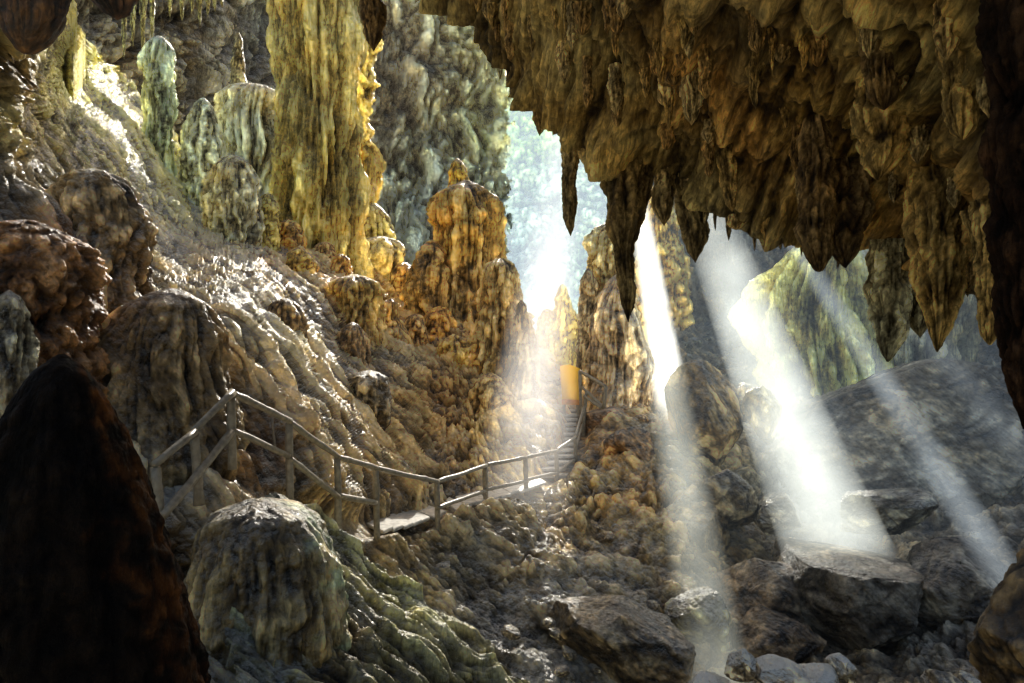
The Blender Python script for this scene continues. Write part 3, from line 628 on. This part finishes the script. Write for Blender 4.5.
# ================================================================== boulders of the right cavern
BO = [('enormous tilted boulder under the widest sunbeam',905,450,23,330,220,(.2,.18,.155),1,.35,12,.6),
 ('wide brown boulder beneath the sunbeam landing',775,610,14.9,150,110,(.17,.125,.085),2,.2,-6,.9),
 ('broad brown boulder with pale seams right of the narrow sunbeam',706,422,21,92,120,(.27,.2,.1),3,.6,8,.9),
 ('rounded yellow brown rock perched between two boulders',741,402,21.5,34,40,(.36,.28,.12),4,.6,0,1),
 ('egg shaped rock at the upper left of the enormous boulder',764,412,20,42,64,(.33,.27,.15),5,.6,0,1),
 ('grey angular slab wedged in the dark hollow',775,515,17,64,42,(.19,.17,.14),6,.5,16,1),
 ('dark slab leaning left of the angular slab',722,498,17.2,72,66,(.15,.12,.08),7,.4,-28,1),
 ('tall rounded boulder the narrow sunbeam runs down',690,545,17.2,96,150,(.25,.19,.11),8,.6,4,.8),
 ('smooth boulder at the foot of the narrow sunbeam',695,635,13.6,100,100,(.26,.24,.15),9,.8,0,.9),
 ('dark sloping boulder in the bottom middle',620,640,12.2,150,110,(.13,.095,.055),10,.4,-20,.9),
 ('brown rock face at the bottom below the wide boulder',770,640,13.8,120,70,(.14,.1,.065),11,.2,0,.9),
 ('shadowed boulder in the misty bottom right',960,600,14.5,170,120,(.12,.105,.09),12,.2,0,.8),
 ('flat topped ledge rock where the broadest sunbeam lands',838,592,14.6,164,140,(.1,.09,.08),17,0,0,1.3),
 ('jagged rock crest under the fourth sunbeam',880,510,16,110,50,(.13,.125,.11),13,.5,8,.8),
 ('shaded rock under the walkway beside the post foot',414,568,13,28,34,(.16,.13,.09),14,.5,0,1),
 ('reddish rock block below the yellow board',600,425,22,60,44,(.3,.17,.08),15,.6,0,1),
 ('brown rock hump just right of the stair curve',632,450,20,64,56,(.3,.18,.08),16,.5,0,1)]
for (lab,x,y,d,w,h,t,sd,dp,rot,deep) in BO:
    boulder(lab,x,y,d,w,h,t,sd,dep=dp,rot=rot,deep=deep,flat=.5 if sd==17 else None,lump=0)
rr = np.random.RandomState(5)
for i in range(34):
    x = rr.uniform(682,778); y = rr.uniform(335,385); dd = float(depT(np.array([[x]]),np.array([[y]]))[0,0])
    w = rr.uniform(7,15)
    boulder('broken grey stone in the rubble pile below the far wall',x,y,dd-.3,w,w*rr.uniform(.6,.9),(.2,.2,.17),200+i,dep=.9,mat=M_FAR,group='stones of the far rubble pile',name='stone',cat='stone',sub=3,rot=rr.uniform(-40,40))
for i in range(40):
    x = rr.uniform(420,655); y = rr.uniform(505,672)
    if y < 500+max(0,(470-x))*.9 or (x > 600 and y > 600): continue
    dd = float(depT(np.array([[x]]),np.array([[y]]))[0,0]); w = rr.uniform(7,24)*(13/dd)
    boulder('jagged pale topped stone scattered on the slope below the walkway',x,y,dd-.05,w,w*rr.uniform(.45,.8),(.26,.21,.14),900+i,dep=1.,group='stones strewn below the walkway',name='stone',cat='stone',sub=4,rot=rr.uniform(-35,35),facet=.8)
for i in range(26):
    x = rr.uniform(600,650); y = rr.uniform(385,425); dd = float(depT(np.array([[x]]),np.array([[y]]))[0,0])
    w = rr.uniform(9,17)
    boulder('rounded tan cobble heaped below the pinkish cone stalagmite',x,y,dd-.4,w,w*.85,(.42,.28,.13),260+i,dep=.5,group='cobbles below the pinkish cone',name='cobble',cat='stone',sub=4,facet=.2)

# ================================================================== stalactites along the overhang lip
dF = lambda x, y: float(np.exp(fF(np.array([[float(x)]]), np.array([[float(y)]]))[0,0,0]))
CS = (.3,.23,.12); 
ST = [('long slender stalactite, the lowest tip left of the thick pair',570,92,236,20,TUBE,12.6,0),
 ('broad rounded stalactite right of the long slender one',593,95,172,30,LEAFY,12.4,0),
 ('thick stalactite with a long thin tail pointing at the pinkish cone',622,120,322,40,[(0,1),(.2,.95),(.45,.85),(.56,.7),(.62,.42),(.75,.36),(.9,.26),(1,0)],12,6),
 ('stubby stalactite beside the tail of the thickest',640,140,214,24,LEAFY,12,0),
 ('fat tongue stalactite above the yellow peak',664,160,226,20,LEAFY,11.9,0),
 ('olive leaf shaped stalactite nearest the big sunbeam',688,170,263,26,LEAFY,11.9,8),
 ('small dangling stalactite left of the long slender one',540,80,136,15,LEAFY,13,0),
 ('tiny stalactite at the left end of the lip',552,90,128,9,SPIKE,12.9,0),
 ('short blunt stalactite where the lip meets the skylight',525,80,112,12,SPIKE,13.1,0),
 ('little stalactite hanging high on the lip over the grey wall',500,50,80,12,SPIKE,13.6,0),
 ('narrow dark stalactite from the top edge beside the column',370,-40,52,22,LEAFY,15,4),
 ('pointed pale stalactite in front of the right ceiling',722,120,212,20,TALL,10.4,10),
 ('tall dark oval stalactite in the middle of the right ceiling',814,118,272,32,[(0,.5),(.15,.85),(.4,1),(.7,.95),(.9,.7),(1,.1)],8.8,4),
 ('ribbed rust stalactite beside the dark oval one',845,160,268,40,LEAFY,9,0),
 ('striped grey stalactite with glistening tip',889,240,362,34,[(0,.9),(.2,1),(.5,1),(.8,.7),(.93,.35),(1,0)],9,0),
 ('rounded grey stalactite right of the glistening one',920,255,338,26,LEAFY,9,0),
 ('big layered ochre stalactite with a pointed tip at the right',940,170,352,54,[(0,1),(.4,.9),(.6,.72),(.75,.46),(.9,.2),(1,0)],8,-2),
 ('long ribbed stalactite beside the right pillar',990,200,345,30,TALL,7,0),
 ('hanging ochre drape under the right ceiling shelf',880,60,180,48,LEAFY,7.8,0),
 ('dark blocky stalactite high in the right ceiling',884,-10,110,44,TUBE,7.2,0),
 ('broad ochre drape high beside the right pillar',962,-20,140,50,TUBE,6.4,0)]
for i,(lab,x,y0,y1,w,pf,d,ln) in enumerate(ST):
    t = CS if x < 700 else (.42,.3,.12)
    if 'grey' in lab: t = (.42,.4,.28)
    if 'tail' in lab: t = (.15,.115,.06)
    if 'dark' in lab: t = (.2,.14,.07)
    FOR('stalactite',lab,'stalactite',x,y0,y1,d,w,pf,t,None,300+i,flute=.24,nfl=10,bulge=.05,fine=.05,lean=(ln,0),dep=0,mat=M_CEIL,bend=.25,tiers=3 if w > 28 else 0)
for i in range(95):
    x = rr.uniform(470,1010); e = float(edge(x)); y = e-rr.uniform(6, max(20,e+20))**1.0
    if y < -30: continue
    d = dF(x,y)-.1; L = rr.uniform(18,62)*(9/d)**.5; w = rr.uniform(8,20)*(9/d)**.7
    if y+L > e+3: L = e+3-y
    if L < 10 or (x < 720 and y+L > e-14): continue
    FOR('stalactite',['short ochre','fluted brown','slim tan'][i%3]+' stalactite crowded among others on the underside of the low ceiling','stalactite',x,y,y+L,d,w,[SPIKE,TUBE,LEAFY][i%3],[(.42,.3,.12),(.36,.24,.1),(.5,.4,.22)][i%3],None,400+i,
        flute=.24,bulge=.05,fine=.06,dep=0,mat=M_CEIL,group='stalactites crowding the low ceiling',bend=.3)
for i in range(30):
    x = 512+i*17+rr.uniform(-6,6); e = float(edge(x)); L = rr.uniform(14,36)
    if x > 1000: continue
    FOR('stalactite','short broken stalactite fringing the lip of the low ceiling','stalactite',x,e-16,e+L*.6,dF(x,e)+.05,rr.uniform(6,13),SPIKE,(.19,.15,.085),None,600+i,flute=.12,bulge=.1,dep=0,mat=M_CEIL,group='stalactites fringing the ceiling lip')
for i,x in enumerate([124,133,143,152,170,182,192,200,208,215,222]):
    FOR('stalactite','yellowish stalactite hanging at the top edge left of the column','stalactite',x,-30,[60,48,66,40,18,22,14,26,18,12,8][i],22+.3*i,9,SPIKE,(.4,.4,.2),None,640+i,flute=.2,bulge=.1,dep=.1,group='stalactites at the top edge left of the column')

# ================================================================== railing
RL = empty('railing', W(231,470,9)); tag(RL, 'bamboo and timber handrail running down and up beside the walkway', 'railing')
def tube(name, pts, r, mat, parent, label=None, knob=.012, seg=9):
    pts = np.array(pts, float); V = []; n = 0
    # resample with slight wander so that the poles look cut from real wood
    P = [pts[0]]
    for a, b in zip(pts[:-1], pts[1:]):
        L = np.linalg.norm(b-a); k = max(2, int(L/.14))
        for j in range(1, k+1): P.append(a+(b-a)*j/k)
    P = np.array(P); P = P+.012*np.stack([pn(P*1.3+3), pn(P*1.3+9), pn(P*1.3+21)], -1)
    T = np.gradient(P, axis=0); T /= np.linalg.norm(T, axis=1)[:, None]
    up = np.array([.13, .2, .97]) if abs(T[0][2]) < .9 else np.array([1, .1, 0])
    A = np.cross(T, up); A /= np.linalg.norm(A, axis=1)[:, None]; B = np.cross(T, A)
    s = np.concatenate([[0], np.cumsum(np.linalg.norm(np.diff(P, axis=0), axis=1))])
    node = np.exp(-((s % .55-.27)/.03)**2)*.3
    th = np.linspace(0, 2*np.pi, seg, endpoint=False)
    R = r*(1+node+.09*pn(np.stack([s*3, 0*s, 0*s], -1)))
    G = P[:, None]+R[:, None, None]*(A[:, None]*np.cos(th)[None, :, None]+B[:, None]*np.sin(th)[None, :, None])
    Q = gridq(len(P), seg, True)
    # caps
    c0 = len(P)*seg
    V = np.concatenate([G.reshape(-1, 3), P[:1], P[-1:]])
    caps = [[c0, (j+1) % seg, j, j] for j in range(seg)]+[[c0+1, (len(P)-1)*seg+j, (len(P)-1)*seg+(j+1) % seg, (len(P)-1)*seg+(j+1) % seg] for j in range(seg)]
    me = bpy.data.meshes.new(name); o0 = np.array(parent.location)
    faces = [tuple(int(i) for i in q) for q in Q]+[tuple(int(i) for i in c[:3]) for c in caps]
    me.from_pydata([tuple(v) for v in (V-o0)], [], faces); me.polygons.foreach_set('use_smooth', np.ones(len(faces), bool)); me.materials.append(mat)
    o = bpy.data.objects.new(name, me); COL.objects.link(o); o.parent = parent
    if label: o['label'] = label
    return o
PO = [(156,468,540,7.7),(194,434,505,8.3),(231,395,470,9.0),(289,424,500,10.1),(337,459,532,11.1),(376,470,540,12.1),(437,484,545,13.6),(485,467,508,15.6),(525,459,495,17),(556,452,482,18.5),(575,438,466,20),(583,408,446,21.5)]
tops = [W(a,b,d) for a,b,c,d in PO]
for i,(a,b,c,d) in enumerate(PO):
    tube('post', [W(a,b-1,d), W(a+(5 if i<2 else 1),c,d)], .052 if i<7 else .055, M_WOOD, RL)
for i in range(len(tops)-1):
    u = np.array([0,-.03,.04]); tube('top_rail', [tops[i]+u, tops[i+1]+u+np.array([.03,0,0])], .042, M_WOOD, RL)
mids = [W(158,512,7.65), W(231,430,8.95), W(289,458,10.05), W(339,498,11.05), W(376,504,12.05), ]
tube('lower_rail',[W(163,516,7.6),W(231,432,8.9)],.046,M_WOOD,RL)
tube('lower_rail',[W(231,430,8.95),W(289,456,10.0)],.04,M_WOOD,RL)
tube('lower_rail',[W(289,458,10.05),W(338,497,11.0)],.04,M_WOOD,RL)
tube('lower_rail',[W(338,496,11.05),W(376,503,12.0)],.045,M_WOOD,RL)
tube('lower_rail',[W(437,508,13.5),W(485,491,15.5),],.04,M_WOOD,RL)
tube('lower_rail',[W(485,490,15.5),W(525,481,16.95)],.04,M_WOOD,RL)
tube('lower_rail',[W(525,480,16.95),W(556,473,18.4),W(574,460,19.9)],.04,M_WOOD,RL)
tube('lower_rail',[W(574,458,19.9),W(582,425,21.4)],.04,M_WOOD,RL)
tube('brace',[W(272,418,10.9),W(278,470,10.6)],.022,M_WOOD,RL); tube('brace',[W(265,416,11),W(284,462,10.9)],.02,M_WOOD,RL)
GT = empty('gate_rail', W(592,425,21.7)); tag(GT, 'pale square handrail section beside the yellow board at the top of the stairs', 'railing')
c4 = [W(580,371,22.2),W(606,387,21.2),W(604,408,21.2),W(581,386,22.2)]
for i in range(4): tube('rail',[c4[i],c4[(i+1)%4]],.05,M_WOOD,GT)
tube('post',[W(580,371,22.2),W(581,415,22.2)],.05,M_WOOD,GT); tube('post',[W(586,392,21.9),W(584,425,21.6)],.05,M_WOOD,GT); tube('rail',[W(584,396,21.8),W(602,408,21.2)],.045,M_WOOD,GT)

def slab(name, P, th, mat, parent):
    P = np.array(P, float); dn = np.array([0,0,-th]); o0 = np.array(parent.location)
    import bmesh
    bm = bmesh.new(); V = [bm.verts.new(tuple(p-o0)) for p in P]+[bm.verts.new(tuple(p+dn-o0)) for p in P]
    n = len(P); bm.faces.new(V[:n]); bm.faces.new(V[n:][::-1])
    for i in range(n): bm.faces.new([V[i], V[(i+1)%n], V[n+(i+1)%n], V[n+i]][::-1])
    bmesh.ops.recalc_face_normals(bm, faces=bm.faces); bmesh.ops.bevel(bm, geom=bm.edges[:], offset=.012, segments=2, affect='EDGES')
    me = bpy.data.meshes.new(name); bm.to_mesh(me); bm.free(); me.materials.append(mat)
    o = bpy.data.objects.new(name, me); COL.objects.link(o); o.parent = parent; return o
def flight(label, a, b, n, wid, side):
    """treads from point a to point b"""
    r = empty('stairs', a); tag(r, label, 'stairs')
    a = np.array(a)+np.array([0,0,.06]); b = np.array(b)+np.array([0,0,.06]); st = (b-a)/n; hv = np.array([side[0], side[1], 0.]); hv /= np.linalg.norm(hv); fw = np.array([st[0], st[1], 0]); 
    lf = np.linalg.norm(fw); fw = fw/max(lf,1e-6)*max(.26, min(lf, .45))
    for k in range(n+1):
        c = a+st*k
        jit = .05*np.array([rr.normal(), rr.normal(), 0])
        slab('tread', [c-hv*wid/2+jit, c+hv*wid/2+jit, c+hv*wid/2+fw+jit, c-hv*wid/2+fw-jit], .06, M_TREAD, r)
    return r
flight('snowy pale steps dropping behind the black stalagmite', W(172,492,9.0), W(184,455,10.2), 5, .75, (1,-.35))
flight('plank deck at the lowest point of the walkway', W(372,530,12.6), W(428,514,14.4), 6, .9, (.6,-.8))
flight('pale steps of the walkway climbing from the low deck', W(446,508,14.9), W(532,484,17.9), 8, .9, (.3,-.9))
flight('steep pale stairs curving up to the yellow board', W(540,478,18.6), W(566,412,23.2), 12, 1.3, (1,0.1))
# yellow board
YB = empty('yellow_board', W(571,412,22.7)); tag(YB, 'bright yellow board standing at the head of the stairs', 'sign board')
def panel(name, outline, th, mat, parent):
    import bmesh
    P = [W(x,y,22.7) for x,y in outline]; o0 = np.array(parent.location); bm = bmesh.new(); n = len(P)
    V = [bm.verts.new(tuple(p-o0)) for p in P]+[bm.verts.new(tuple(p-o0+np.array([0,th,0]))) for p in P]
    bm.faces.new(V[:n]); bm.faces.new(V[n:][::-1])
    for i in range(n): bm.faces.new([V[i], V[(i+1)%n], V[n+(i+1)%n], V[n+i]])
    bmesh.ops.recalc_face_normals(bm, faces=bm.faces)
    bmesh.ops.bevel(bm, geom=bm.edges[:], offset=.02, segments=2, affect='EDGES')
    me = bpy.data.meshes.new(name); bm.to_mesh(me); bm.free(); me.materials.append(mat); o = bpy.data.objects.new(name, me); COL.objects.link(o); o.parent = parent; return o
panel('panel',[(560,366),(570,364.5),(581,369),(581.5,386),(580.5,403),(562.5,402),(561,384)],.08,M_YEL,YB)
M_ORA = plain('orange_trim', (.8, .3, .03), rough=.6, bump=.3, scale=6)
_t = panel('trim', [(562,399),(581,400),(581,405),(562,404.5)], .12, M_ORA, YB); _t.location = (0, -.02, 0)
tube('post',[W(564,395,22.85),W(564,418,22.85)],.05,M_WOOD,YB); tube('post',[W(578,395,22.85),W(578,418,22.85)],.05,M_WOOD,YB)

# ================================================================== sunbeams: mist with added glow of its own
def beam_mat(name, color, dens, emis, soft=1.0, fade0=.15, fade1=.1, power=.9, grad=1., gz=.8):
    m = bpy.data.materials.new(name); nt = nodes(m); L = nt.links.new
    out = N(nt, 'ShaderNodeOutputMaterial'); pv = N(nt, 'ShaderNodeVolumePrincipled'); L(pv.outputs[0], out.inputs['Volume'])
    tc = N(nt, 'ShaderNodeTexCoord'); sx = N(nt, 'ShaderNodeSeparateXYZ'); L(tc.outputs['Object'], sx.inputs[0])
    def M(op, a, b=None, cl=False):
        n = N(nt, 'ShaderNodeMath', operation=op, use_clamp=cl)
        for i, s in enumerate((a, b)):
            if s is None: continue
            if isinstance(s, (int, float)): n.inputs[i].default_value = s
            else: L(s, n.inputs[i])
        return n.outputs[0]
    # object space: unit radius in x and y, z runs 0 (landing) to 1 (roof)
    rad = M('SQRT', M('ADD', M('MULTIPLY', sx.outputs[0], sx.outputs[0]), M('MULTIPLY', sx.outputs[1], sx.outputs[1])))
    f = M('POWER', M('SUBTRACT', 1., rad, True), power)
    e0 = N(nt, 'ShaderNodeMapRange', interpolation_type='SMOOTHSTEP'); e0.inputs[1].default_value = 0; e0.inputs[2].default_value = fade0; L(sx.outputs[2], e0.inputs[0])
    e1 = N(nt, 'ShaderNodeMapRange', interpolation_type='SMOOTHSTEP'); e1.inputs[1].default_value = 1; e1.inputs[2].default_value = 1-fade1; L(sx.outputs[2], e1.inputs[0])
    nz = N(nt, 'ShaderNodeTexNoise'); nz.inputs['Scale'].default_value = .7; nz.inputs['Detail'].default_value = 3; geo = N(nt, 'ShaderNodeNewGeometry')
    L(geo.outputs['Position'], nz.inputs['Vector'])
    mr = N(nt, 'ShaderNodeMapRange'); mr.inputs[1].default_value = .3; mr.inputs[2].default_value = .7; mr.inputs[3].default_value = .55; mr.inputs[4].default_value = 1.4; L(nz.outputs[0], mr.inputs[0])
    gr = N(nt, 'ShaderNodeMapRange'); gr.inputs[1].default_value = 0; gr.inputs[2].default_value = gz; gr.inputs[3].default_value = grad; gr.inputs[4].default_value = .5; L(sx.outputs[2], gr.inputs[0])
    f = M('MULTIPLY', f, gr.outputs[0])
    f = M('MULTIPLY', M('MULTIPLY', f, mr.outputs[0]), M('MULTIPLY', e0.outputs[0], e1.outputs[0]))
    pv.inputs['Color'].default_value = (*color, 1); pv.inputs['Anisotropy'].default_value = .45
    L(M('MULTIPLY', f, dens), pv.inputs['Density']); L(M('MULTIPLY', f, emis), pv.inputs['Emission Strength'])  # own glow added on top of the scattered sunlight
    pv.inputs['Emission Color'].default_value = (*color, 1)
    m.cycles.volume_sampling = 'MULTIPLE_IMPORTANCE'
    return m
from mathutils import Vector, Matrix
def beam(label, px, py, d, r, yend, mat, ext=.6):
    L0 = W(px,py,d)-SUN*ext; Lg = (yend-L0[1])/SUN[1]
    n = 24; th = np.linspace(0, 2*np.pi, n, endpoint=False)
    ring = lambda z: np.stack([np.cos(th), np.sin(th), 0*th+z], -1)
    V = np.concatenate([ring(0), ring(1)]); me = bpy.data.meshes.new('sunbeam')
    faces = [(i, (i+1)%n, n+(i+1)%n, n+i) for i in range(n)]+[tuple(range(n))[::-1], tuple(range(n, 2*n))]
    me.from_pydata([tuple(v) for v in V], [], faces); me.materials.append(mat)
    o = bpy.data.objects.new('sunbeam', me); COL.objects.link(o)
    q = Vector(SUN).to_track_quat('Z', 'Y')
    o.matrix_world = Matrix.LocRotScale(Vector(L0), q, Vector((r, r, Lg)))
    return tag(o, label, 'sunbeam')
WARM = (1, .97, .88); COOL = (.82, .93, 1)
beam('wide hazy sunbeam falling across the walkway steps', *BEAMS[0][:3], 1.2, 58, beam_mat('mist_wide', (1,.94,.86), .02, .12, fade0=.1, fade1=.6, power=.9, grad=3.6, gz=.4), 1.)
beam('brilliant narrow sunbeam ending on the rocks right of the pinkish cone', *BEAMS[1][:3], .56, 41, beam_mat('mist_bright', (1,.98,.9), .06, 1.3, fade0=.1, fade1=.05, power=.7, grad=1.5, gz=.9), 0)
beam('narrow sunbeam running down to the smooth boulder at the bottom', *BEAMS[2][:3], .6, 41, beam_mat('mist_narrow', (.97,1,.88), .05, .4, fade0=.005, fade1=.75, power=.7), 1.5)
beam('broadest white sunbeam ending on the enormous boulder', *BEAMS[3][:3], 1.05, 40, beam_mat('mist_broad', (.96,1,.92), .035, .22, fade0=.003, power=.38, grad=2.2, gz=.6), .9)
beam('thin grey sunbeam slanting over the right part of the cavern', *BEAMS[4][:3], .36, 37, beam_mat('mist_thin', COOL, .03, .25, fade0=.02, power=.6, grad=1.5), 1)
beam('faintest thin sunbeam next to the right edge', *BEAMS[5][:3], .4, 36, beam_mat('mist_faint', COOL, .02, .12, fade0=.05))
beam('dim spreading sunbeam in the misty bottom right', *BEAMS[6][:3], 1.1, 39, beam_mat('mist_dim', (.8,.92,1), .03, .05, fade0=.3, fade1=.75))
# mist in the mouth of the skylight, given its own glow
def mist(name, label, lo, hi, color, dens, emis=0, g=.3, kind=None):
    m = bpy.data.materials.new(name); nt = nodes(m); out = N(nt, 'ShaderNodeOutputMaterial'); pv = N(nt, 'ShaderNodeVolumePrincipled'); nt.links.new(pv.outputs[0], out.inputs['Volume'])
    pv.inputs['Color'].default_value = (*color, 1); pv.inputs['Density'].default_value = dens; pv.inputs['Anisotropy'].default_value = g
    pv.inputs['Emission Strength'].default_value = emis; pv.inputs['Emission Color'].default_value = (*color, 1)  # own glow added where sunlight falls short
    me = bpy.data.meshes.new(name); x0,y0,z0 = lo; x1,y1,z1 = hi
    me.from_pydata([(x0,y0,z0),(x1,y0,z0),(x1,y1,z0),(x0,y1,z0),(x0,y0,z1),(x1,y0,z1),(x1,y1,z1),(x0,y1,z1)],[],[(0,3,2,1),(4,5,6,7),(0,1,5,4),(1,2,6,5),(2,3,7,6),(3,0,4,7)])
    me.materials.append(m); o = bpy.data.objects.new(name, me); COL.objects.link(o); return tag(o, label, 'mist', None, 'stuff')
mist('mist', 'blue mist standing in the open shaft of the skylight', (-34,100.5,-14), (34,113,52), (.76,.9,1), .01, .045)

mist('low_mist', 'thin grey mist lying in the right part of the cavern', (3.4,13.5,-12), (30,33,9), (.72,.88,1), .007, .0022)
# ================================================================== light, sky, camera
w = bpy.data.worlds.new('World'); SC.world = w; w.use_nodes = True; nt = w.node_tree
bg = nt.nodes['Background']; sky = nt.nodes.new('ShaderNodeTexSky'); sky.sky_type = 'NISHITA'; sky.sun_disc = False
el = math.asin(SUN[2]); sky.sun_elevation = el; az = math.atan2(SUN[0], SUN[1]); sky.sun_rotation = az; sky.dust_density = 6.; sky.air_density = 1.
nt.links.new(sky.outputs[0], bg.inputs[0]); bg.inputs[1].default_value = .15; sky.ozone_density = .3
ld = bpy.data.lights.new('sun', 'SUN'); ld.energy = 5.; ld.angle = math.radians(.5); ld.color = (1, .95, .85)
lo = bpy.data.objects.new('sun', ld); COL.objects.link(lo); lo.rotation_euler = Vector(SUN).to_track_quat('Z', 'Y').to_euler()
cam = bpy.data.cameras.new('camera'); cam.sensor_width = 36; cam.lens = F/1024*36; cam.clip_end = 500; cam.clip_start = .05
co = bpy.data.objects.new('camera', cam); COL.objects.link(co); co.rotation_euler = (math.radians(90), 0, 0); SC.camera = co
SC.view_settings.view_transform = 'Standard'; SC.view_settings.look = 'None'; SC.view_settings.exposure = 0
SC.cycles.use_denoising = True
SC.cycles.max_bounces = 6; SC.cycles.diffuse_bounces = 4; SC.cycles.volume_bounces = 0; SC.cycles.volume_step_rate = 1.5; SC.cycles.volume_max_steps = 128
